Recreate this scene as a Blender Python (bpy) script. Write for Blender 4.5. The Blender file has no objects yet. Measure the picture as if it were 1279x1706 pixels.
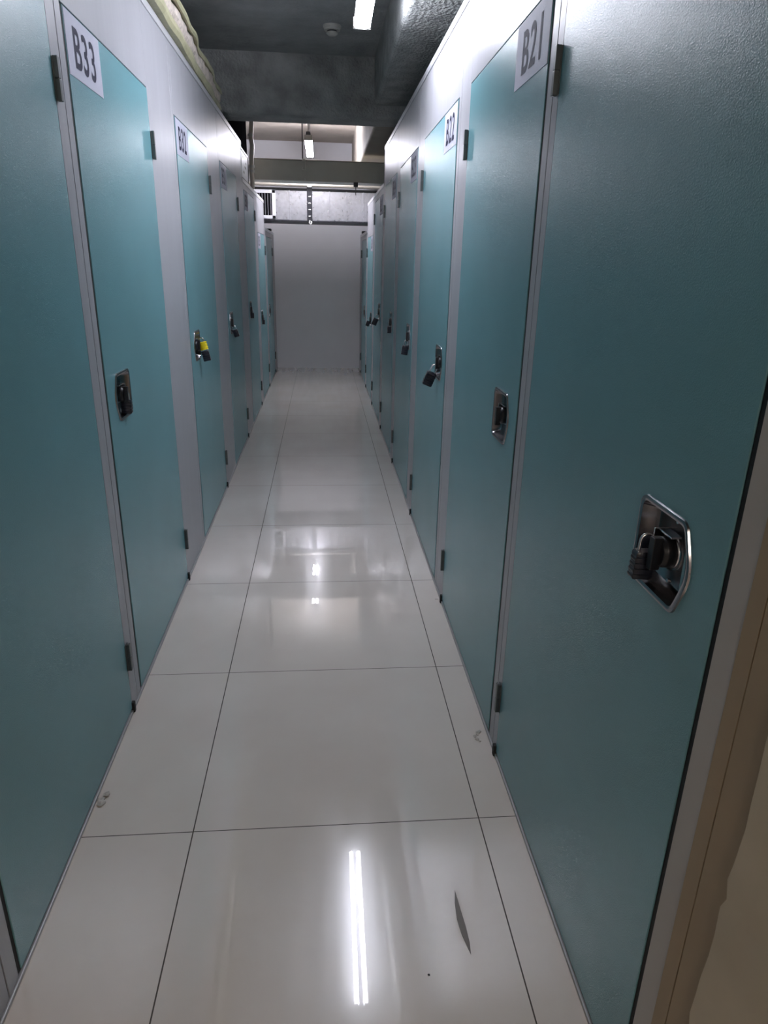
import bpy, bmesh, math, random
from mathutils import Vector, Matrix

random.seed(7)
sc = bpy.context.scene
COL = sc.collection

# ------------------------------------------------------------------ camera
fwd = Vector((0.08773852, 0.93517128, -0.34315685))
rgt = Vector((0.99610373, -0.08544473, 0.02183029))
upv = Vector((0.00890589, 0.34373517, 0.9390244))
cam_d = bpy.data.cameras.new('camera')
cam = bpy.data.objects.new('camera', cam_d)
COL.objects.link(cam)
m = Matrix((rgt, upv, -fwd)).transposed().to_4x4()
m.translation = Vector((0.3677, 0.0, 1.4834))
cam.matrix_world = m
cam_d.sensor_fit = 'HORIZONTAL'
cam_d.sensor_width = 36.0
cam_d.lens = 1131.37 * 36.0 / 1279.0
cam_d.clip_start = 0.02
sc.camera = cam

# ------------------------------------------------------------------ light levels
sc.view_settings.view_transform = 'Standard'
sc.view_settings.look = 'None'
sc.view_settings.gamma = 1.0
sc.view_settings.use_curve_mapping = False
sc.view_settings.exposure = 2.95
TUBE_NEAR = 14.5
TUBE_FAR = 19.0
TUBE_FILL = 17.0  # added lamp, fills the near foreground
w = bpy.data.worlds.new('world'); sc.world = w
w.use_nodes = True
w.node_tree.nodes['Background'].inputs[0].default_value = (0.75, 0.85, 1.0, 1)
w.node_tree.nodes['Background'].inputs[1].default_value = 0.02

# ------------------------------------------------------------------ dimensions
XL, XR = -0.3017, 0.9119         # wall faces
YE = 10.32                       # end wall
Y0 = -3.6                        # rear of the corridor behind the camera
ZT, ZB, ZC = 2.415, 2.14, 1.85   # wall heights of the three stretches
YS1, YS2 = 6.45, 8.70
WT = 0.05                        # partition thickness
ZCEIL, ZFAR = 2.89, 3.0

# ------------------------------------------------------------------ materials
def new_mat(name):
    mt = bpy.data.materials.new(name); mt.use_nodes = True
    nt = mt.node_tree
    return mt, nt, nt.nodes['Principled BSDF']

def simple(name, col, rough=0.5, metal=0.0, noise=0.0, nscale=8.0, bump=0.0, bscale=60.0, spec=0.5,
           bdist=0.002, rvar=0.0, stretch=(1, 1, 1), coat=0.0):
    mt, nt, b = new_mat(name)
    b.inputs['Roughness'].default_value = rough
    b.inputs['Metallic'].default_value = metal
    b.inputs['Specular IOR Level'].default_value = spec
    b.inputs['Coat Weight'].default_value = coat
    b.inputs['Base Color'].default_value = (*col, 1)
    tc = nt.nodes.new('ShaderNodeTexCoord')
    mp = nt.nodes.new('ShaderNodeMapping'); mp.inputs['Scale'].default_value = stretch
    nt.links.new(tc.outputs['Object'], mp.inputs[0])
    if noise or rvar:
        n = nt.nodes.new('ShaderNodeTexNoise'); n.inputs['Scale'].default_value = nscale
        n.inputs['Detail'].default_value = 6
        nt.links.new(mp.outputs[0], n.inputs['Vector'])
        if noise:
            r = nt.nodes.new('ShaderNodeMapRange')
            r.inputs['From Min'].default_value = 0.3; r.inputs['From Max'].default_value = 0.7
            r.inputs['To Min'].default_value = 1 - noise; r.inputs['To Max'].default_value = 1 + noise
            nt.links.new(n.outputs['Fac'], r.inputs['Value'])
            mx = nt.nodes.new('ShaderNodeVectorMath'); mx.operation = 'SCALE'
            mx.inputs[0].default_value = col
            nt.links.new(r.outputs[0], mx.inputs['Scale'])
            nt.links.new(mx.outputs[0], b.inputs['Base Color'])
        if rvar:
            r2 = nt.nodes.new('ShaderNodeMapRange')
            r2.inputs['From Min'].default_value = 0.3; r2.inputs['From Max'].default_value = 0.7
            r2.inputs['To Min'].default_value = max(0.0, rough - rvar); r2.inputs['To Max'].default_value = rough + rvar
            nt.links.new(n.outputs['Fac'], r2.inputs['Value'])
            nt.links.new(r2.outputs[0], b.inputs['Roughness'])
    if bump:
        nb = nt.nodes.new('ShaderNodeTexNoise'); nb.inputs['Scale'].default_value = bscale
        nb.inputs['Detail'].default_value = 3
        nt.links.new(mp.outputs[0], nb.inputs['Vector'])
        bp = nt.nodes.new('ShaderNodeBump'); bp.inputs['Strength'].default_value = bump
        bp.inputs['Distance'].default_value = bdist
        nt.links.new(nb.outputs['Fac'], bp.inputs['Height'])
        nt.links.new(bp.outputs[0], b.inputs['Normal'])
    return mt

M = {}
M['teal'] = simple('teal_paint', (0.158, 0.335, 0.368), 0.27, noise=0.05, nscale=2.5, bump=0.7, bscale=400, bdist=0.0010, spec=0.4)
M['wall'] = simple('pale_grey_steel', (0.37, 0.37, 0.39), 0.36, spec=0.28, noise=0.04, nscale=3, bump=0.25, bscale=9, bdist=0.002,
                   stretch=(4, 4, 0.25))
M['cap'] = simple('aluminium_profile', (0.66, 0.66, 0.68), 0.35, metal=0.3)
M['kerb'] = simple('kerb_channel', (0.38, 0.38, 0.38), 0.4, metal=0.3)
M['hinge'] = simple('hinge_steel', (0.12, 0.13, 0.13), 0.35, metal=0.8)
M['chrome'] = simple('chrome', (0.30, 0.29, 0.30), 0.22, metal=1.0)
M['bright'] = simple('bright_steel', (0.75, 0.75, 0.77), 0.16, metal=1.0)
M['black'] = simple('black_plastic', (0.012, 0.012, 0.015), 0.35)
M['rubber'] = simple('black_rubber', (0.01, 0.01, 0.01), 0.7)
M['navy'] = simple('dark_lock_body', (0.015, 0.017, 0.028), 0.3)
M['yellow'] = simple('yellow_tape', (0.80, 0.62, 0.01), 0.45, bump=0.3, bscale=120)
M['paper'] = simple('white_paper', (0.48, 0.48, 0.56), 0.6, spec=0.2)
M['ink'] = simple('dark_ink', (0.025, 0.025, 0.05), 0.7, spec=0.15)
M['ceil'] = simple('dark_ceiling_paint', (0.34, 0.35, 0.35), 0.65, noise=0.22, nscale=5, bump=0.7, bscale=28, bdist=0.01)
M['beam'] = simple('rough_beam_paint', (0.34, 0.35, 0.34), 0.55, noise=0.3, nscale=7, bump=1.0, bscale=55, bdist=0.012)
M['farceil'] = simple('beige_concrete', (0.36, 0.32, 0.27), 0.7, noise=0.15, nscale=3, bump=0.4, bscale=20, bdist=0.01)
M['end'] = simple('end_wall_paint', (0.80, 0.80, 0.83), 0.5, noise=0.03, nscale=2)
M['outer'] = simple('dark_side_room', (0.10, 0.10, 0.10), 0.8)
M['foam_y'] = simple('olive_facing', (0.42, 0.40, 0.25), 0.55, noise=0.15, nscale=9, bump=0.6, bscale=25, bdist=0.008)
M['foam_p'] = simple('pale_fibre', (0.66, 0.57, 0.50), 0.9, noise=0.25, nscale=30, bump=1.0, bscale=90, bdist=0.006)
M['duct'] = simple('galvanised_sheet', (0.58, 0.58, 0.62), 0.33, metal=0.75, noise=0.10, nscale=30, bump=0.3, bscale=12, bdist=0.004, rvar=0.08)
M['grille'] = simple('white_grille', (0.82, 0.82, 0.86), 0.4)
M['slat'] = simple('grey_slat', (0.35, 0.35, 0.38), 0.5)
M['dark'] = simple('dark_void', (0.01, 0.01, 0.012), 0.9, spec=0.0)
M['tray'] = simple('grey_tray', (0.74, 0.72, 0.64), 0.5, noise=0.1, nscale=3)
M['pipe'] = simple('beige_pipe', (0.42, 0.38, 0.32), 0.5)
M['post'] = simple('pale_pipe', (0.80, 0.74, 0.66), 0.45)
M['strap'] = simple('dark_channel', (0.06, 0.06, 0.07), 0.4, metal=0.5)
M['white'] = simple('white_plastic', (0.75, 0.74, 0.70), 0.4)
M['offwhite'] = simple('detector_plastic', (0.55, 0.54, 0.50), 0.45)
M['crumb'] = simple('plaster_crumb', (0.45, 0.42, 0.38), 0.9, noise=0.3, nscale=80)
M['painted_reflection'] = simple('dark_reflection', (0.20, 0.175, 0.155), 0.5)  # tone of a reflection drawn on the floor
M['tan'] = simple('tan_board', (0.38, 0.28, 0.175), 0.6, noise=0.08, nscale=3)
M['plaster'] = simple('worn_plaster', (0.56, 0.47, 0.34), 0.7, noise=0.1, nscale=5)
M['frame_grey'] = simple('frame_grey', (0.33, 0.31, 0.29), 0.5)

def emis(name, col, s):
    mt, nt, b = new_mat(name)
    b.inputs['Base Color'].default_value = (0.9, 0.9, 0.9, 1)
    b.inputs['Emission Color'].default_value = (*col, 1)
    b.inputs['Emission Strength'].default_value = s
    return mt
M['tube_near'] = emis('tube_glow_near', (0.86, 0.88, 1.0), TUBE_NEAR)
M['tube_far'] = emis('tube_glow_far', (0.90, 0.89, 1.0), TUBE_FAR)
M['tube_fill'] = emis('tube_glow_fill', (1.0, 0.86, 0.72), TUBE_FILL)

def floor_mat():
    mt, nt, b = new_mat('glazed_floor_tile')
    L = nt.links.new
    tc = nt.nodes.new('ShaderNodeTexCoord')
    sp = nt.nodes.new('ShaderNodeSeparateXYZ'); L(tc.outputs['Object'], sp.inputs[0])
    def math_(op, a, bb=None):
        n = nt.nodes.new('ShaderNodeMath'); n.operation = op
        for i, v in enumerate((a, bb)):
            if v is None: continue
            if isinstance(v, (int, float)): n.inputs[i].default_value = v
            else: L(v, n.inputs[i])
        return n.outputs[0]
    def line(sock, period, off, half):
        s = math_('SUBTRACT', sock, off)
        s = math_('DIVIDE', s, period)
        f = math_('FRACT', s)
        d = math_('ABSOLUTE', math_('SUBTRACT', f, 0.5))          # 0.5 at a joint
        d = math_('MULTIPLY', math_('SUBTRACT', 0.5, d), period)
        return math_('LESS_THAN', d, half)
    g1 = line(sp.outputs['X'], 0.8, 0.0, 0.0017)
    g2 = line(sp.outputs['Y'], 0.7773, 1.494, 0.0014)
    g = math_('MAXIMUM', g1, g2)
    n = nt.nodes.new('ShaderNodeTexNoise'); n.inputs['Scale'].default_value = 2.2; n.inputs['Detail'].default_value = 8
    L(tc.outputs['Object'], n.inputs['Vector'])
    cr = nt.nodes.new('ShaderNodeValToRGB')
    cr.color_ramp.elements[0].position = 0.3; cr.color_ramp.elements[0].color = (0.64, 0.57, 0.515, 1)
    cr.color_ramp.elements[1].position = 0.7; cr.color_ramp.elements[1].color = (0.70, 0.64, 0.585, 1)
    L(n.outputs['Fac'], cr.inputs[0])
    mx = nt.nodes.new('ShaderNodeMix'); mx.data_type = 'RGBA'
    L(g, mx.inputs['Factor']); L(cr.outputs[0], mx.inputs[6]); mx.inputs[7].default_value = (0.07, 0.055, 0.045, 1)
    L(mx.outputs[2], b.inputs['Base Color'])
    # gloss with faint wear running along the corridor
    mp = nt.nodes.new('ShaderNodeMapping'); mp.inputs['Scale'].default_value = (9, 0.8, 1)
    L(tc.outputs['Object'], mp.inputs[0])
    n2 = nt.nodes.new('ShaderNodeTexNoise'); n2.inputs['Scale'].default_value = 2.0; n2.inputs['Detail'].default_value = 4
    L(mp.outputs[0], n2.inputs['Vector'])
    r = nt.nodes.new('ShaderNodeMapRange')
    r.inputs['From Min'].default_value = 0.35; r.inputs['From Max'].default_value = 0.7
    r.inputs['To Min'].default_value = 0.12; r.inputs['To Max'].default_value = 0.21
    L(n2.outputs['Fac'], r.inputs['Value'])
    r3 = math_('MAXIMUM', r.outputs[0], math_('MULTIPLY', g, 0.7))
    L(r3, b.inputs['Roughness'])
    b.inputs['Specular IOR Level'].default_value = 0.4
    L(math_('MULTIPLY', math_('SUBTRACT', 1.0, g), 0.9), b.inputs['Coat Weight'])
    b.inputs['Coat Roughness'].default_value = 0.012; b.inputs['Coat IOR'].default_value = 1.5
    n3 = nt.nodes.new('ShaderNodeTexNoise'); n3.inputs['Scale'].default_value = 3.0; n3.inputs['Detail'].default_value = 2
    L(tc.outputs['Object'], n3.inputs['Vector'])
    bp = nt.nodes.new('ShaderNodeBump'); bp.inputs['Strength'].default_value = 0.03; bp.inputs['Distance'].default_value = 0.002
    L(n3.outputs['Fac'], bp.inputs['Height']); L(bp.outputs[0], b.inputs['Normal'])
    return mt
M['floor'] = floor_mat()

# ------------------------------------------------------------------ helpers
class MB:
    """collects shapes of one mesh object"""
    def __init__(s): s.bm = bmesh.new()
    def box(s, x0, x1, y0, y1, z0, z1):
        v = [s.bm.verts.new((x, y, z)) for x in (x0, x1) for y in (y0, y1) for z in (z0, z1)]
        for f in ((0,1,3,2),(4,6,7,5),(0,4,5,1),(2,3,7,6),(0,2,6,4),(1,5,7,3)):
            s.bm.faces.new([v[i] for i in f])
        return s
    def obox(s, c, size, rot):
        c = Vector(c); v = []
        for x in (-.5, .5):
            for y in (-.5, .5):
                for z in (-.5, .5):
                    v.append(s.bm.verts.new(c + rot @ Vector((x*size[0], y*size[1], z*size[2]))))
        for f in ((0,1,3,2),(4,6,7,5),(0,4,5,1),(2,3,7,6),(0,2,6,4),(1,5,7,3)):
            s.bm.faces.new([v[i] for i in f])
        return s
    def loft(s, rings, cap=True, closed=False):
        rs = [[s.bm.verts.new(p) for p in r] for r in rings]
        n = len(rs[0]); k = len(rs)
        for i in range(k if closed else k-1):
            a, b = rs[i], rs[(i+1) % k]
            for j in range(n):
                s.bm.faces.new((a[j], a[(j+1) % n], b[(j+1) % n], b[j]))
        if cap and not closed:
            s.bm.faces.new(rs[0][::-1]); s.bm.faces.new(rs[-1])
        return s
    def tube(s, pts, r, seg=12, closed=False, cap=True):
        pts = [Vector(p) for p in pts]; rings = []; n = len(pts); prev = None
        rr = r if isinstance(r, (list, tuple)) else [r]*n
        for i, p in enumerate(pts):
            if closed: t = pts[(i+1) % n] - pts[i-1]
            else: t = pts[min(i+1, n-1)] - pts[max(i-1, 0)]
            t.normalize()
            if prev is None:
                a = Vector((0, 0, 1)) if abs(t.z) < 0.9 else Vector((1, 0, 0))
                u = t.cross(a).normalized()
            else:
                u = (prev - t*prev.dot(t)).normalized()
            prev = u; v = t.cross(u)
            rings.append([p + rr[i]*(math.cos(q*2*math.pi/seg)*u + math.sin(q*2*math.pi/seg)*v) for q in range(seg)])
        return s.loft(rings, cap, closed)
    def prism(s, outline, axis, a, b):
        def pt(o, t):
            if axis == 'x': return (t, o[0], o[1])
            if axis == 'y': return (o[0], t, o[1])
            return (o[0], o[1], t)
        return s.loft([[pt(o, a) for o in outline], [pt(o, b) for o in outline]])
    def build(s, name, mat, parent=None, smooth=False, bevel=0.0, seg=2):
        bmesh.ops.recalc_face_normals(s.bm, faces=s.bm.faces)
        me = bpy.data.meshes.new(name); s.bm.to_mesh(me); s.bm.free()
        o = bpy.data.objects.new(name, me); COL.objects.link(o)
        me.materials.append(mat)
        if smooth:
            for p in me.polygons: p.use_smooth = True
            try: me.set_sharp_from_angle(angle=math.radians(40))
            except Exception: pass
        if bevel:
            bv = o.modifiers.new('bevel', 'BEVEL'); bv.width = bevel; bv.segments = seg; bv.limit_method = 'ANGLE'
        if parent is not None:
            o.parent = parent
            o.matrix_parent_inverse = Matrix.Translation(parent_world(parent)).inverted()
        return o

def parent_world(p):
    v = Vector((0, 0, 0))
    while p is not None:
        v += Vector(p.location)
        p = None if p.parent is None else None
    return v

def empty(name, loc, label, cat, group=None):
    o = bpy.data.objects.new(name, None); COL.objects.link(o)
    o.empty_display_size = 0.05
    o.location = loc
    return tag(o, label, cat, group)
def tag(o, label, cat, group=None):
    o['label'] = label; o['category'] = cat
    if group: o['group'] = group
    return o
def struct(o): o['kind'] = 'structure'; return o

# ------------------------------------------------------------------ schedule of doors (latch edge, hinge edge, top)
LEFT = [(1.115, 2.045, 2.10, None), (2.175, 3.09, 2.10, 'B33'), (3.62, 4.56, 2.10, 'B32'), (5.09, 6.00, 2.10, 'B31'),
        (6.55, 7.46, 2.06, 'B30'), (7.78, 8.64, 1.765, 'B29'), (8.92, 9.85, 1.765, None)]
RIGHT = [(0.80, 1.75, 2.10, None), (1.857, 2.80, 2.10, 'B21'), (3.04, 3.98, 2.10, 'B22'), (4.245, 5.16, 2.10, 'B23'),
         (5.40, 6.33, 2.10, 'B24'), (6.58, 7.50, 2.06, 'B25'), (7.75, 8.64, 1.765, 'B26'), (8.91, 9.85, 1.765, None)]
GAP_L, GAP_H, GAP_T, ZD0 = 0.014, 0.003, 0.004, 0.017

# ------------------------------------------------------------------ structure
struct(MB().box(-2.6, 3.2, Y0, YE + .1, -0.1, 0.0).build('floor', M['floor']))

def side_wall(name, X, s, doors):
    mb = MB()
    def bx(y0, y1, z0, z1, d0=-WT, d1=0.0):
        a, b = X + s*d0, X + s*d1
        mb.box(min(a, b), max(a, b), y0, y1, z0, z1)
    seams = [Y0] + [d[0] - 0.06 for d in doors] + [YE]
    g = 0.0015
    # stretch behind the first door
    def top(y): return ZT if y < YS1 else (ZB if y < YS2 else ZC)
    def panel(y0, y1, z0):                       # a blank run, split where the wall height steps down
        cuts = [y0] + [c for c in (YS1, YS2) if y0 < c < y1] + [y1]
        for a, b in zip(cuts[:-1], cuts[1:]):
            bx(a, b, z0, top((a + b)/2))
    panel(seams[0], seams[1] - g, 0.012)
    for i, (l, h, t, _) in enumerate(doors):
        s0, s1 = seams[i+1] + g, seams[i+2] - g
        panel(s0, l - GAP_L, 0.012)
        panel(h + GAP_H, s1, 0.012)
        zt = t + GAP_T
        cuts = [l - GAP_L] + [c for c in (YS1, YS2) if l < c < h] + [h + GAP_H]
        for a, b in zip(cuts[:-1], cuts[1:]): bx(a, b, zt, top((a + b)/2))
        # rebate behind the leaf
        bx(l - GAP_L, l + 0.02, 0.012, zt, -WT - 0.02, -WT + 0.004)
        bx(h - 0.02, h + GAP_H, 0.012, zt, -WT - 0.02, -WT + 0.004)
        bx(l - GAP_L, h + GAP_H, zt - 0.03, zt + 0.01, -WT - 0.02, -WT + 0.004)
    for y in seams[1:-1]:                        # backing strip that darkens the panel joints
        bx(y - 0.01, y + 0.01, 0.018, top(y), -WT - 0.01, -0.012)
    return struct(mb.build(name, M['wall'], bevel=0.0012, seg=1))
side_wall('wall_left', XL, 1, LEFT)
side_wall('wall_right', XR, -1, RIGHT)

tn = [0]
def trim(mb, mat, **k):
    tn[0] += 1
    return struct(mb.build('trim_%d' % tn[0], mat, **k))
for X, s in ((XL, 1), (XR, -1)):
    for y0, y1, z in ((Y0, YS1, ZT), (YS1, YS2, ZB), (YS2, YE, ZC)):
        mb = MB()                                # U-shaped aluminium cap: top web and two lips
        a, b = sorted((X + s*(-WT - 0.004), X + s*0.004))
        mb.box(a, b, y0, y1, z - 0.001, z + 0.004)
        mb.box(b - 0.0035, b, y0, y1, z - 0.026, z); mb.box(a, a + 0.0035, y0, y1, z - 0.026, z)
        if z == ZT: mb.box(a, b, y1, y1 + 0.003, z - 0.30, z)
        trim(mb, M['cap'])
    a, b = sorted((X + s*(-WT), X + s*0.005))
    trim(MB().box(a, b, Y0, YE, 0.0, 0.011), M['kerb'], bevel=0.002)

# end wall, ceiling, beams, rooms either side
struct(MB().box(-2.6, 3.2, YE, YE + .12, 0, ZFAR + .1).build('wall_back', M['end']))
struct(MB().box(-2.6, 3.2, Y0 - .12, Y0, 0, ZFAR + .1).build('wall_front', M['end']))
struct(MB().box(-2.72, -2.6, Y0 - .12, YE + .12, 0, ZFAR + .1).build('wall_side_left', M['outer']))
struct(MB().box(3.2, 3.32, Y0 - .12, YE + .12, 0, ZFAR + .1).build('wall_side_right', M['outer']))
struct(MB().box(-2.6, 3.2, Y0, 5.93, ZCEIL, ZCEIL + .1).build('ceiling', M['ceil']))
struct(MB().box(-2.6, 3.2, 5.93, YE, ZFAR, ZFAR + .1).build('ceiling_far', M['farceil']))
trim(MB().box(-2.6, 3.2, 5.75, 6.10, 2.50, ZFAR + .02), M['beam'], bevel=0.03, seg=3)      # beam across
trim(MB().box(0.765, 1.35, Y0, 5.76, 2.585, ZCEIL + .02), M['beam'], bevel=0.025, seg=3)      # beam along the right wall
trim(MB().box(0.785, 1.35, 6.09, YE, 2.50, ZFAR + .02), M['farceil'], bevel=0.02, seg=3)
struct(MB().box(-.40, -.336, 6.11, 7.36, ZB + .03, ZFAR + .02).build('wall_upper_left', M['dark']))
# black rubber packing where the low walls meet the end wall
for X, s in ((XL, 1), (XR, -1)):
    a, b = sorted((X - s*0.03, X + s*0.012))
    trim(MB().box(a, b, 9.60, 9.78, ZC + .004, ZC + .03), M['rubber'])

# ------------------------------------------------------------------ doors
def arc_outline(yc, zc, hw, hh, bulge, r, n=6):
    """rounded outline of the lock plate in (y, z); the latch side (smaller y) bows outward"""
    pts = []
    def corner(cy, cz, a0, a1):
        for i in range(n + 1):
            a = math.radians(a0 + (a1 - a0)*i/n)
            pts.append((yc + cy + r*math.cos(a), zc + cz + r*math.sin(a)))
    corner(hw - r, hh - r, 0, 90)
    corner(-hw + r + bulge*.2, hh - r, 90, 160)
    for i in range(1, 8):
        t = i/8.0
        pts.append((yc - hw - bulge*math.sin(math.pi*t)*.9, zc + (hh - r*1.3)*(1 - 2*t)))
    corner(-hw + r + bulge*.2, -hh + r, 200, 270)
    corner(hw - r, -hh + r, 270, 360)
    return pts

def make_text(body, name, parent, X, s, yc, zc, h, wscale, d):
    cu = bpy.data.curves.new(name + '_curve', 'FONT')
    cu.body = body; cu.size = 1.0; cu.extrude = 0.0; cu.offset = 0.014
    cu.align_x = 'CENTER'; cu.align_y = 'CENTER'
    cu.space_character = 1.12
    tmp = bpy.data.objects.new('tmp', cu); COL.objects.link(tmp)
    bpy.context.view_layer.update()
    me = bpy.data.meshes.new_from_object(tmp.evaluated_get(bpy.context.evaluated_depsgraph_get()))
    bpy.data.objects.remove(tmp); bpy.data.curves.remove(cu)
    ys = [v.co.y for v in me.vertices]; xs = [v.co.x for v in me.vertices]
    hy = max(ys) - min(ys); cy = (max(ys) + min(ys))/2; cx = (max(xs) + min(xs))/2
    k = h/hy
    for v in me.vertices:
        u = (v.co.x - cx)*k*wscale; z = (v.co.y - cy)*k
        v.co = Vector((X + s*d, yc + s*u, zc + z))
    me.materials.clear(); me.materials.append(M['ink'])
    me.name = name
    o = bpy.data.objects.new(name, me); COL.objects.link(o)
    o.parent = parent; return o

def plink(o, root):
    """parent o (built in world coordinates) to root, keeping it in place"""
    o.parent = root
    o.matrix_parent_inverse = Matrix.Translation(root.location).inverted()
    return o

def storage_door(side, l, h, t, number, label):
    X, s = (XL, 1) if side == 'L' else (XR, -1)
    root = empty('storage_door', (X, (l + h)/2, 0), label, 'door', 'teal storage doors on the %s side' % ('left' if side == 'L' else 'right'))
    root['kind'] = 'thing'
    def X2(d0, d1): return sorted((X + s*d0, X + s*d1))
    # lock position
    lw, lh, bulge = 0.082, 0.078, 0.020
    yc, zc = l + 0.175, (1.052 if t > 2 else 0.895)
    df = 0.001                                      # face of the leaf
    # leaf: box with a pocket for the recessed lock
    mb = MB(); bm = mb.bm
    a0, a1, b0, b1 = yc - lw + .008, yc + lw - .008, zc - lh + .008, zc + lh - .008
    def P(d, y, z): return bm.verts.new((X + s*d, y, z))
    ys = [l, a0, a1, h]; zs = [ZD0, b0, b1, t]
    gf = [[P(df, y, z) for z in zs] for y in ys]; gb = [[P(-0.042, y, z) for z in zs] for y in ys]
    for i in range(3):
        for j in range(3):
            if not (i == 1 and j == 1):
                bm.faces.new((gf[i][j], gf[i+1][j], gf[i+1][j+1], gf[i][j+1]))
            bm.faces.new((gb[i][j], gb[i][j+1], gb[i+1][j+1], gb[i+1][j]))
    for i in range(3):
        bm.faces.new((gf[i][0], gb[i][0], gb[i+1][0], gf[i+1][0])); bm.faces.new((gf[i][3], gf[i+1][3], gb[i+1][3], gb[i][3]))
        bm.faces.new((gf[0][i], gf[0][i+1], gb[0][i+1], gb[0][i])); bm.faces.new((gf[3][i], gb[3][i], gb[3][i+1], gf[3][i+1]))
    pk = [P(-0.034, y, z) for y, z in ((a0, b0), (a1, b0), (a1, b1), (a0, b1))]
    pf = [gf[1][1], gf[2][1], gf[2][2], gf[1][2]]
    for i in range(4): bm.faces.new((pf[i], pf[(i+1) % 4], pk[(i+1) % 4], pk[i]))
    bm.faces.new(pk)
    plink(mb.build('door_leaf', M['teal'], bevel=0.0015, seg=2), root)
    # black filler in the latch gap, standing in for the shade there
    x0, x1 = X2(-0.040, -0.0015)
    plink(MB().box(x0, x1, l - 0.0125, l - 0.0003, ZD0, t - .002).build('latch_gap_shade', M['rubber']), root)
    # hinges: leaf, two knuckles, pin head
    for zc_h in (1.905, 0.215) if t > 2 else (1.60 if t < 1.9 else 1.85, 0.235):
        mb = MB()
        x0, x1 = X2(0.001, 0.0035)
        mb.box(x0, x1, h - 0.004, h + 0.026, zc_h - .048, zc_h + .048)
        x0, x1 = X2(0.002, 0.0145)
        mb.box(x0, x1, h + 0.002, h + 0.018, zc_h - .050, zc_h - .001)
        mb.box(x0, x1, h + 0.002, h + 0.018, zc_h + .001, zc_h + .050)
        hg = plink(mb.build('hinge', M['hinge'], bevel=0.002), root)
        p = MB().tube([(X + s*0.010, h + 0.010, zc_h - .0515), (X + s*0.010, h + 0.010, zc_h + .0515)], 0.0035, 8).build('hinge_pin', M['bright'], smooth=True)
        p.parent = hg
    # small black rubber foot beside the bottom hinge corner
    x0, x1 = X2(-0.01, 0.010)
    plink(MB().box(x0, x1, h - 0.004, h + 0.012, 0.0005, 0.040).build('bottom_pivot', M['rubber'], bevel=0.002), root)
    # recessed lock: raised rim, sloping pan
    outs = [(0.0, 0.0, 0.001), (0.001, 0.0, 0.0042), (0.005, 0.0, 0.0050), (0.0095, 0.0, 0.0035), (0.0155, 0.0, -0.018), (0.022, 0, -0.024)]
    rings = []
    for ins, _, d in outs:
        o2 = arc_outline(yc, zc, lw - ins, lh - ins, max(0.004, bulge - ins*.4), max(0.006, 0.020 - ins*.5))
        rings.append([(X + s*d, y, z) for y, z in o2])
    mb = MB(); mb.loft(rings, cap=False)
    mb.bm.verts.ensure_lookup_table()
    n = len(rings[0]); mb.bm.faces.new(mb.bm.verts[-n:])
    lp = plink(mb.build('lock_plate', M['chrome'], smooth=True), root)
    # chrome collar, black turning knob with a grip bar, padlock staple, two screws
    def disc(r0, r1, d0, d1, cy, cz, seg=24):
        return MB().loft([[(X + s*d, cy + r*math.cos(q*2*math.pi/seg), cz + r*math.sin(q*2*math.pi/seg)) for q in range(seg)]
                          for r, d in ((r0, d0), (r0, d0 + (d1-d0)*.7), (r1, d1))])
    k = disc(0.031, 0.029, -0.024, -0.016, yc, zc, 28).build('lock_collar', M['bright'], smooth=True); k.parent = lp
    mb = disc(0.026, 0.022, -0.018, 0.004, yc, zc)
    x0, x1 = X2(0.000, 0.016)
    mb.prism([(yc - .0085, zc - .026), (yc - .0065, zc - .030), (yc + .0065, zc - .030), (yc + .0085, zc - .026),
              (yc + .0085, zc + .022), (yc + .0065, zc + .026), (yc - .0065, zc + .026), (yc - .0085, zc + .022)], 'x', x0, x1)
    k = mb.build('lock_knob', M['black'], smooth=True, bevel=0.001); k.parent = lp
    mb = MB()                                        # staple: flat chrome bracket above the knob with a hole for the shackle
    x0, x1 = X2(-0.022, -0.004)
    mb.box(x0, x1, yc - .020, yc + .020, zc + .030, zc + .0335)
    mb.box(*X2(-0.024, 0.002), yc + .0225, yc + .026, zc - .004, zc + .034)
    k = mb.build('padlock_staple', M['bright'], bevel=0.0008); k.parent = lp
    mb = disc(0.004, 0.003, -0.024, -0.021, yc, zc + .052, 12)
    k = mb.build('plate_screw', M['bright'], smooth=True); k.parent = lp
    mb = disc(0.004, 0.003, -0.024, -0.021, yc, zc - .052, 12)
    k = mb.build('plate_screw', M['bright'], smooth=True); k.parent = lp
    # number plate
    if number:
        w0, w1 = l + 0.004, l + 0.304
        x0, x1 = X2(0.0012, 0.0022)
        np_ = plink(MB().box(x0, x1, w0, w1, t - 0.156, t - 0.003).build('number_plate', M['paper']), root)
        o = make_text(number, 'number_lettering', None, X, s, (w0 + w1)/2, t - 0.080, 0.102, 0.84, 0.0029)
        o.parent = np_
    return root, yc, zc, X, s

DL = ['teal door nearest the camera on the left, cut off by the left edge',
      'teal door numbered B33 on the left with an open recessed lock',
      'teal door numbered B32 on the left with the yellow-wrapped padlock',
      'teal door numbered B31, third numbered door along the left wall',
      'teal door numbered B30 in the lowered left wall just past the overhead beam',
      'short teal door numbered B29 on the left, brightly lit, just before the silver duct',
      'shaded teal door at the far end of the left wall beyond the silver duct']
DR = ['large dark teal door nearest the camera on the right, its lock in close-up',
      'teal door numbered B21 on the right, its lock without a hanging padlock',
      'teal door numbered B22 on the right with a black padlock hanging low',
      'teal door numbered B23 on the right, next door beyond B22',
      'teal door numbered B24, last door in the tall part of the right wall',
      'teal door numbered B25 in the lowered right wall just past the overhead beam',
      'short teal door numbered B26 on the right just before the silver duct',
      'shaded teal door at the far end of the right wall beyond the silver duct']
LK = {}
for i, d in enumerate(LEFT): LK['L%d' % i] = storage_door('L', *d, DL[i])
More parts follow.
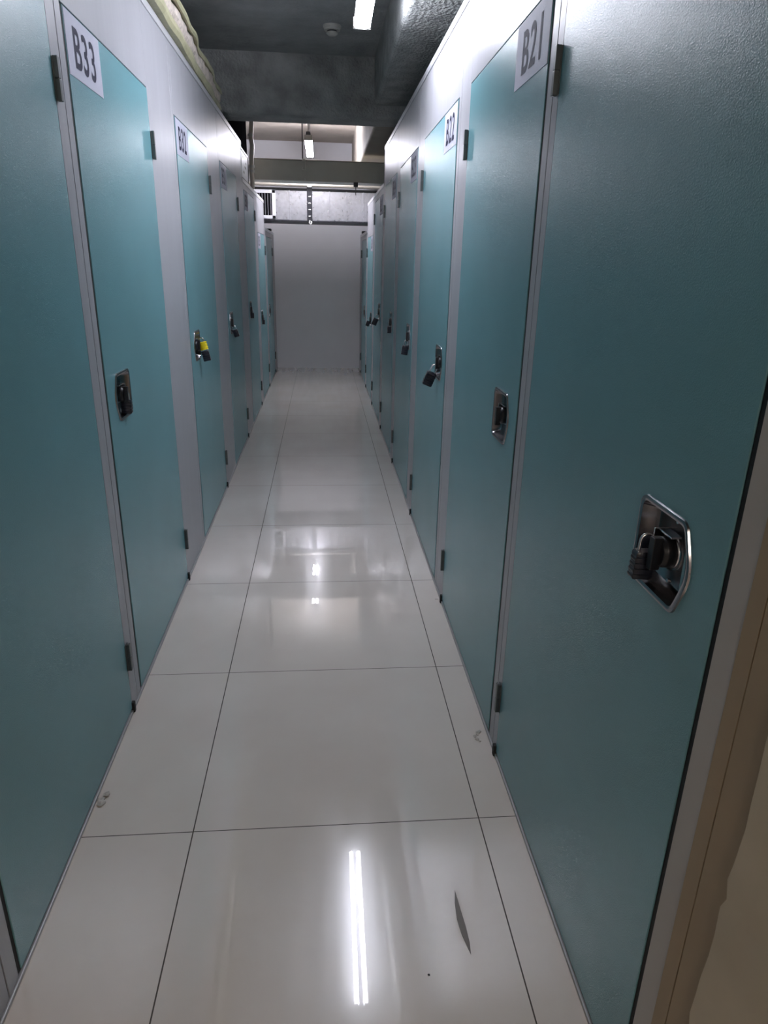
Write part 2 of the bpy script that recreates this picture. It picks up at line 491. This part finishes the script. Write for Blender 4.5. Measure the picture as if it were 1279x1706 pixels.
for i, d in enumerate(RIGHT): LK['R%d' % i] = storage_door('R', *d, DR[i])

# ------------------------------------------------------------------ padlocks
def padlock(key, label, dy=0.0, dz=-0.035, d=0.018, lean=0.0, tilt=0.0, size=1.0, mat='navy', wrap=False, group='combination padlocks on the door locks'):
    """hangs from the knob: top of the shackle at (yc+dy, zc+dz); lean turns it in the wall plane, tilt swings it away from the wall"""
    _, yc, zc, X, s = LK[key]
    R = Matrix.Rotation(s*tilt, 3, 'Y') @ Matrix.Rotation(lean, 3, 'X')
    org = Vector((X + s*d, yc + dy, zc + dz))
    root = empty('padlock', org, label, 'padlock', group)
    k = size
    def T(p): return org + R @ Vector((p[0]*k, p[1]*k, p[2]*k))
    # body below the shackle
    hw, bh, hd = 0.0155, 0.044, 0.0100   # half width away from the wall, height, half thickness
    zt = -0.026 - (0.030 if wrap else 0.0)
    mb = MB()
    out = [(s*x, y) for y, x in ((-hd, -hw*.8), (-hd*.8, -hw), (hd*.8, -hw), (hd, -hw*.8), (hd, hw*.8), (hd*.8, hw), (-hd*.8, hw), (-hd, hw*.8))]
    zz = [(zt, .86), (zt - .003, 1.0)]
    for i in range(4):
        a = zt - .008 - i*.009
        zz += [(a, 1.0), (a - .0008, .9), (a - .0016, 1.0)]
    zz += [(zt - bh + .003, 1.0), (zt - bh, .88)]
    mb.loft([[T((x*f, y*f, z)) for x, y in out] for z, f in zz])
    body = plink(mb.build('padlock_body', M[mat], smooth=True), root)
    for i in range(4):                               # number dials
        z = zt - .0125 - i*.009
        mb = MB()
        mb.tube([T((s*hw*.72, -hd*.80, z)), T((s*hw*.72, hd*.80, z))], 0.0052*k, 12)
        dl = plink(mb.build('number_dial', M['black'], smooth=True), root)
    # shackle
    r = 0.0095
    pts = [(-r, 0, zt)] + [(-r*math.cos(math.pi*i/10), 0, -r + r*math.sin(math.pi*i/10)) for i in range(11)] + [(r, 0, zt)]
    plink(MB().tube([T(p) for p in pts], 0.0026*k, 10).build('shackle', M['bright'], smooth=True), root)
    if wrap:
        mb = MB(); seg = 18; rings = []
        for i in range(9):
            z = -0.018 - i*0.0042
            rr = 1.0 + 0.07*math.sin(i*2.4)
            rings.append([T((.0185*rr*math.cos(q*2*math.pi/seg), .012*rr*math.sin(q*2*math.pi/seg), z)) for q in range(seg)])
        mb.loft(rings)
        o = plink(mb.build('tape_wrap', M['yellow'], smooth=True), root); o['label'] = 'bright yellow tape wound round the shackle'
    return root
padlock('R0', 'black four-dial padlock hooked in the large lock nearest the camera on the right', dy=0.028, dz=0.020, d=0.009, size=1.12, tilt=-.05)
padlock('L1', 'black four-dial padlock tucked inside the recessed lock of door B33', dy=0.004, dz=0.008, d=0.006, size=1.05)
padlock('L2', 'black padlock with yellow tape round its shackle hanging on door B32', dy=0.03, dz=0.036, d=0.016, size=1.25, tilt=-.24, wrap=True)
padlock('L3', 'black padlock hanging from the lock of door B31', dy=0.01, dz=-0.022, d=0.012, size=1.2, tilt=-.30)
padlock('L4', 'small black padlock in the lock of door B30', dz=0.0, size=1.1, d=0.012)
padlock('L5', 'small black padlock in the lock of the short door B29', dz=0.0, size=1.1, d=0.012)
padlock('R2', 'black padlock hanging tilted below the lock of door B22', dy=0.01, dz=-0.012, d=0.012, size=1.5, tilt=-.38, lean=.1)
padlock('R3', 'black padlock hanging from the lock of door B23', dy=0.0, dz=-0.024, d=0.010, size=1.3, tilt=-.16)
padlock('R4', 'black padlock hanging from the lock of door B24', dy=0.0, dz=-0.004, size=1.2, d=0.010)
padlock('R5', 'black padlock swung well away from the lock of door B25', dy=0.0, dz=-0.028, d=0.012, size=1.5, tilt=-.42)
padlock('R6', 'black padlock hanging from the lock of the short door B26', dy=0.0, dz=0.010, d=0.012, size=1.3, tilt=-.35)

# ------------------------------------------------------------------ twin tube lamps
def tube_lamp(x, y0, y1, z, mat, label, zc, chains, x2=None):
    x2 = x if x2 is None else x2
    root = empty('tube_lamp', ((x + x2)/2, (y0 + y1)/2, z + .05), label, 'ceiling light', 'twin fluorescent tube lamps over the aisle')
    hw = 0.026
    def L(t): return x + (x2 - x)*t
    mb = MB()                                        # steel channel above the tubes
    prof = [(-0.020, 0.036), (-0.026, 0.040), (-0.020, 0.066), (0.020, 0.066), (0.026, 0.040), (0.020, 0.036)]
    mb.loft([[(L(t) + px, y0 + (y1 - y0)*t, z + pz) for px, pz in prof] for t in (0, 1)])
    plink(mb.build('lamp_body', M['strap'], bevel=0.002), root)
    for sx in (-1, 1):
        a, b = (x + sx*hw, y0 + .02, z), (x2 + sx*hw, y1 - .02, z)
        tb = plink(MB().tube([a, b], 0.0125, 16).build('fluorescent_tube', mat, smooth=True), root)
        for (px, py, pz), q in ((a, -1), (b, 1)):
            e = MB().tube([(px, py - .001*q, pz), (px, py + .010*q, pz)], 0.0135, 14).build('end_cap', M['bright'], smooth=True)
            e.parent = tb
    for t, yy in ((0, y0), (1, y1)):
        mb = MB(); q = 1 if t else -1
        mb.box(L(t) - .042, L(t) + .042, min(yy - .008*q, yy + .004*q), max(yy - .008*q, yy + .004*q), z - .014, z + .036)
        plink(mb.build('lamp_holder', M['frame_grey'], bevel=0.003), root)
    for t in chains:
        yy = y0 + (y1 - y0)*t
        plink(MB().tube([(L(t), yy, z + .066), (L(t), yy, zc)], 0.005, 8).build('hanger_rod', M['strap'], smooth=True), root)
    return root
tube_lamp(0.556, 2.68, 3.80, 2.535, M['tube_near'], 'lit twin tube lamp at the top edge, in front of the beam', ZCEIL, (.12, .88), 0.566)
tube_lamp(0.240, 7.86, 9.08, 2.665, M['tube_far'], 'lit twin tube lamp hanging beyond the beam above the silver duct', ZFAR, (.04, .9))
tube_lamp(0.35, -2.6, -1.4, 2.535, M['tube_fill'], 'added twin tube fill lamp behind the camera position', ZCEIL, (.12, .88))  # unseen lamp added as warm fill for the near end

# ------------------------------------------------------------------ smoke detector
sd = empty('smoke_detector', (0.445, 5.10, ZCEIL), 'small round off-white smoke detector on the dark ceiling near the beam', 'smoke detector')
def lathe_z(cx, cy, prof, seg=28):
    return MB().loft([[(cx + r*math.cos(q*2*math.pi/seg), cy + r*math.sin(q*2*math.pi/seg), z) for q in range(seg)] for r, z in prof])
plink(lathe_z(.445, 5.10, [(.058, ZCEIL), (.058, ZCEIL - .010), (.054, ZCEIL - .014)]).build('detector_base', M['offwhite'], smooth=True), sd)
plink(lathe_z(.445, 5.10, [(.050, ZCEIL - .014), (.050, ZCEIL - .026), (.040, ZCEIL - .028)]).build('detector_body', M['offwhite'], smooth=True), sd)
plink(lathe_z(.445, 5.10, [(.032, ZCEIL - .026), (.032, ZCEIL - .036)]).build('vent_ring', M['strap'], smooth=True), sd)
plink(lathe_z(.445, 5.10, [(.036, ZCEIL - .036), (.036, ZCEIL - .043), (.026, ZCEIL - .052), (.010, ZCEIL - .055)]).build('detector_cap', M['offwhite'], smooth=True), sd)

# ------------------------------------------------------------------ insulation batt on the left wall top
ib = empty('insulation_batt', (XL - .03, 4.1, ZT + .01), 'yellowish folded insulation blanket lying along the top of the left wall', 'insulation')
def batt(prof_fn, name, mat):
    rings = []; n = 46
    for i in range(n + 1):
        t = i/n; y = 2.4 + (5.30 - 2.4)*t
        rings.append([(x, y + (0.02*math.sin(z*60 + 1) if i == n else 0), z) for x, z in prof_fn(y)])
    return plink(MB().loft(rings).build(name, mat, smooth=True), ib)
def wob(y, a, f, p): return a*math.sin(y*f + p)
def over(y):                                         # how far the blanket hangs over the wall face
    return max(0.012, 0.085 - 0.034*(y - 3.0)) + wob(y, .006, 7, 0) + wob(y, .004, 17, 1)
Zb = ZT + .006
def lower(y):
    e = XL + over(y)*.62; h = .055 + wob(y, .006, 9, 2)
    return [(-.52, Zb), (XL - .01, Zb), (e - .012, Zb + .002), (e, Zb + .018), (e - .004, Zb + h*.8), (e - .03, Zb + h), (-.52, Zb + h)]
def core(y):
    e = XL + over(y)*.80; h0 = .048 + wob(y, .006, 9, 2); h1 = h0 + .045 + .02*(y - 3) * .6
    return [(-.50, Zb + h0), (e - .02, Zb + h0 - .004), (e - .006 + wob(y, .004, 23, 0), Zb + h0 + .012), (e - .004 + wob(y, .005, 31, 2), Zb + h1 - .01), (e - .02, Zb + h1), (-.50, Zb + h1)]
def upper(y):
    e = XL + over(y)*1.08 + wob(y, .004, 11, 1); h1 = .092 + wob(y, .006, 9, 2) + .012*(y - 3); th = .016
    return [(-.51, Zb + h1), (e - .03, Zb + h1), (e - .004, Zb + h1 - .012), (e + .003, Zb + h1 - .004), (e, Zb + h1 + th*.7), (e - .03, Zb + h1 + th + .002), (-.51, Zb + h1 + th)]
batt(lower, 'lower_layer', M['foam_y'])
batt(core, 'fibre_core', M['foam_p'])
batt(upper, 'upper_layer', M['foam_y'])

# ------------------------------------------------------------------ duct with grille
YD = 8.76
du = empty('ventilation_duct', (0.3, YD + .28, 1.945), 'silver galvanised ventilation duct crossing above the far end of the aisle', 'duct')
plink(MB().box(-1.4, 2.2, YD, YD + .62, 1.945, 2.262).build('duct_shell', M['duct'], bevel=0.004), du)
for x in (0.0, 0.46, 0.66, 0.86, -0.9, 1.3):
    plink(MB().box(x - .006, x + .006, YD - .006, YD + .625, 1.940, 2.267).build('duct_seam', M['duct'], bevel=0.002), du)
plink(MB().box(-1.4, 2.2, YD - .006, YD + .02, 2.262, 2.288).build('top_flange', M['rubber'], bevel=0.002), du)
plink(MB().box(-1.4, 2.2, YD - .006, YD + .62, 1.930, 1.944).build('duct_underside', M['strap'], bevel=0.002), du)  # dark sheet over the whole underside of the duct
gr = empty('air_grille', (-0.40, YD, 1.95), 'white framed air grille with dark vertical slots on the left of the silver duct', 'vent')
gx0, gx1, gz0, gz1 = -0.66, -0.165, 1.953, 2.260
mb = MB()
mb.box(gx0, gx1, YD - .022, YD - .006, gz1 - .035, gz1); mb.box(gx0, gx1, YD - .022, YD - .006, gz0, gz0 + .035)
mb.box(gx0, gx0 + .04, YD - .022, YD - .006, gz0, gz1); mb.box(gx1 - .04, gx1, YD - .022, YD - .006, gz0, gz1)
plink(mb.build('grille_frame', M['grille'], bevel=0.003), gr)
plink(MB().box(gx0 + .02, gx1 - .02, YD - .0075, YD - .0065, gz0 + .02, gz1 - .02).build('grille_backing', M['dark']), gr)
nsl = 13
for i in range(nsl):
    x = gx0 + .04 + (gx1 - gx0 - .08)*(i + .5)/nsl
    R = Matrix.Rotation(math.radians(24), 3, 'Z')
    plink(MB().obox((x, YD - .015, (gz0 + gz1)/2), (.0035, .010, gz1 - gz0 - .066), R).build('grille_slat', M['slat']), gr)
# perforated channel strapped to the duct
ch = empty('hanger_channel', (0.23, YD - .02, 1.93), 'dark slotted hanger channel down the front of the silver duct', 'bracket')
mb = MB()
mb.box(.200, .260, YD - .024, YD - .010, 1.925, 2.30)
mb.box(.200, .206, YD - .034, YD - .010, 1.925, 2.30); mb.box(.254, .260, YD - .034, YD - .010, 1.925, 2.30)
plink(mb.build('channel_rail', M['strap'], bevel=0.001), ch)
for z in (1.99, 2.06, 2.13, 2.20):
    plink(MB().box(.216, .244, YD - .0265, YD - .0235, z - .004, z + .004).build('channel_bolt', M['bright'], bevel=0.001), ch)
plink(MB().tube([(.232, YD - .040, 1.945), (.226, YD - .046, 1.915), (.240, YD - .050, 1.900), (.252, YD - .046, 1.915), (.250, YD - .040, 1.935)], .008, 10).build('white_hook', M['white'], smooth=True), ch)
plink(MB().box(.206, .258, YD - .075, YD - .018, 2.296, 2.312).build('pipe_clamp', M['white'], bevel=0.003), ch)
# pipe in front of the duct top
pp = MB().tube([(-.62, YD - .045, 2.318), (.2, YD - .045, 2.318), (1.6, YD - .045, 2.318)], .019, 16).build('water_pipe', M['pipe'], smooth=True)
tag(pp, 'thin pale horizontal pipe running just above the silver duct', 'pipe')

# ------------------------------------------------------------------ cable tray across
tr = empty('cable_tray', (0.3, 7.74, 2.25), 'wide grey cable tray crossing the aisle below the hanging lamp', 'cable tray')
mb = MB()
mb.prism([(7.600, 2.432), (7.600, 2.250), (7.880, 2.250), (7.880, 2.432), (7.874, 2.432), (7.874, 2.256), (7.606, 2.256), (7.606, 2.432)], 'x', -.34, 1.9)
plink(mb.build('tray_body', M['tray'], bevel=0.001), tr)
plink(MB().tube([(-.34, 7.600, 2.436), (1.9, 7.600, 2.436)], .0055, 8).build('front_lip', M['pipe'], smooth=True), tr)
plink(MB().tube([(-.34, 7.600, 2.250), (1.9, 7.600, 2.250)], .0035, 8).build('bottom_lip', M['tray'], smooth=True), tr)
plink(MB().box(.178, .212, 7.585, 7.598, 2.35, 2.45).build('joint_plate', M['tray'], bevel=0.002), tr)
hr = MB().tube([(.186, 7.59, 2.44), (.186, 7.59, ZFAR)], .006, 8).build('tray_hanger_rod', M['strap'], smooth=True)
plink(hr, tr)
b_ = MB().tube([(.205, 7.60, 2.262), (.205, 7.585, 2.262)], .009, 10).build('tray_bolt', M['white'], smooth=True); plink(b_, tr)
jb = empty('junction_box', (.715, 7.58, 2.20), 'small black box with a rod hanging below the cable tray', 'box')
plink(MB().box(.693, .737, 7.555, 7.595, 2.205, 2.248).build('box_body', M['black'], bevel=0.002), jb)
plink(MB().tube([(.716, 7.575, 2.207), (.716, 7.575, 2.13)], .004, 8).build('box_rod', M['black'], smooth=True), jb)

# post and board standing on the lowered left wall
po = empty('conduit_pipe', (XL - .02, 7.40, ZB), 'crooked pale pipe rising from the lowered left wall to the ceiling', 'pipe')
pts = [(-.302, 7.42, ZB + .008), (-.302, 7.42, 2.22), (-.306, 7.42, 2.32), (-.300, 7.42, 2.42), (-.290, 7.42, 2.52), (-.300, 7.42, 2.60), (-.290, 7.42, 2.68), (-.285, 7.42, 2.76)]
plink(MB().tube(pts, .022, 14).build('pipe_run', M['post'], smooth=True), po)
for z in (2.34, 2.61, 2.30):
    plink(MB().tube([(-.303, 7.42, z - .012), (-.303, 7.42, z + .012)], .028, 14).build('pipe_collar', M['white'], smooth=True), po)
plink(MB().tube([(-.285, 7.42, 2.75), (-.285, 7.42, ZFAR)], .026, 14).build('pipe_sleeve', M['rubber'], smooth=True), po)
bd = empty('framed_board', (XL - .02, 6.82, ZB + .004), 'white board in a black frame standing on top of the lowered left wall', 'board')
plink(MB().box(XL - .022, XL - .012, 6.50, 7.14, ZB + .022, ZB + .235).build('board_sheet', M['grille']), bd)
mb = MB()
for a in ((6.48, 7.16, ZB + .005, ZB + .023), (6.48, 7.16, ZB + .235, ZB + .252), (6.48, 6.50, ZB + .005, ZB + .252), (7.14, 7.16, ZB + .005, ZB + .252)):
    mb.box(XL - .028, XL - .006, *a)
plink(mb.build('board_frame', M['black'], bevel=0.002), bd)
for z, a, b in ((ZB + .19, 6.68, 6.78), (ZB + .12, 6.86, 6.97), (ZB + .07, 6.74, 6.82), (ZB + .16, 6.95, 7.0)):
    plink(MB().box(XL - .0125, XL - .011, a, b, z, z + .018).build('board_mark', M['frame_grey']), bd)

# ------------------------------------------------------------------ near right jamb: boards and worn plaster
M['jamb'] = simple('jamb_strip', (0.47, 0.43, 0.39), 0.5)
trim(MB().box(XR - .0045, XR + .0, .641, .700, .018, 2.41), M['tan'])
trim(MB().box(XR - .0045, XR + .0, .7025, .734, .018, 2.41), M['tan'])
trim(MB().box(XR - .003, XR + .0, .735, .783, .018, 2.09), M['jamb'])
rr = random.Random(3)
out = []
z = .018
while z < 2.3:
    out.append((.640 + rr.uniform(-.004, .006) + .006*math.sin(z*5), z)); z += rr.uniform(.02, .05)
out += [(-1.2, 2.3), (-1.2, .018)]
trim(MB().prism(out, 'x', XR - .010, XR), M['plaster'])

# ------------------------------------------------------------------ floor debris
def crumbs(cx, cy, n, sp, sz, label, mat='crumb', name='plaster_crumb', cat='debris', group=None):
    for i in range(n):
        x, y, r = cx + rr.uniform(-sp, sp), cy + rr.uniform(-sp, sp)*2, sz*rr.uniform(.5, 1.2)
        mb = MB()
        bmesh.ops.create_icosphere(mb.bm, subdivisions=1, radius=r)
        for v in mb.bm.verts:
            v.co = Vector((v.co.x*rr.uniform(.7, 1.5) + x, v.co.y*rr.uniform(.7, 1.5) + y, max(0.0, v.co.z*.5 + r*.3)))
        tag(mb.build(name, M[mat]), label, cat, group)
crumbs(.872, 1.835, 7, .018, .007, 'pale plaster crumb on the floor at the foot of the frame before B21', group='plaster crumbs at the right wall foot')
crumbs(.895, 2.84, 3, .006, .005, 'tiny crumb on the floor beside the foot of the frame between B21 and B22', group='crumbs between B21 and B22')
crumbs(-.282, 1.63, 9, .010, .010, 'pale torn scrap on the floor under the nearest left door', mat='crumb', name='torn_scrap', group='torn scraps under the nearest left door')
crumbs(.59, 1.05, 1, .0, .004, 'single black speck on the nearest floor tile', mat='rubber', name='speck')
mb = MB()                                            # leaf-shaped reflection of the beam, put on the floor as dark colour
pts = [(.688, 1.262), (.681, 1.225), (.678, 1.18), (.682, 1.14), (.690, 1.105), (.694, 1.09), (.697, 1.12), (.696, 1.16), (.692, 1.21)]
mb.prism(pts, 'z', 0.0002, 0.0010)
tag(mb.build('floor_reflection', M['painted_reflection']), 'dark leaf-shaped painted reflection on the nearest floor tile right of the lamp reflection', 'painted_reflection')
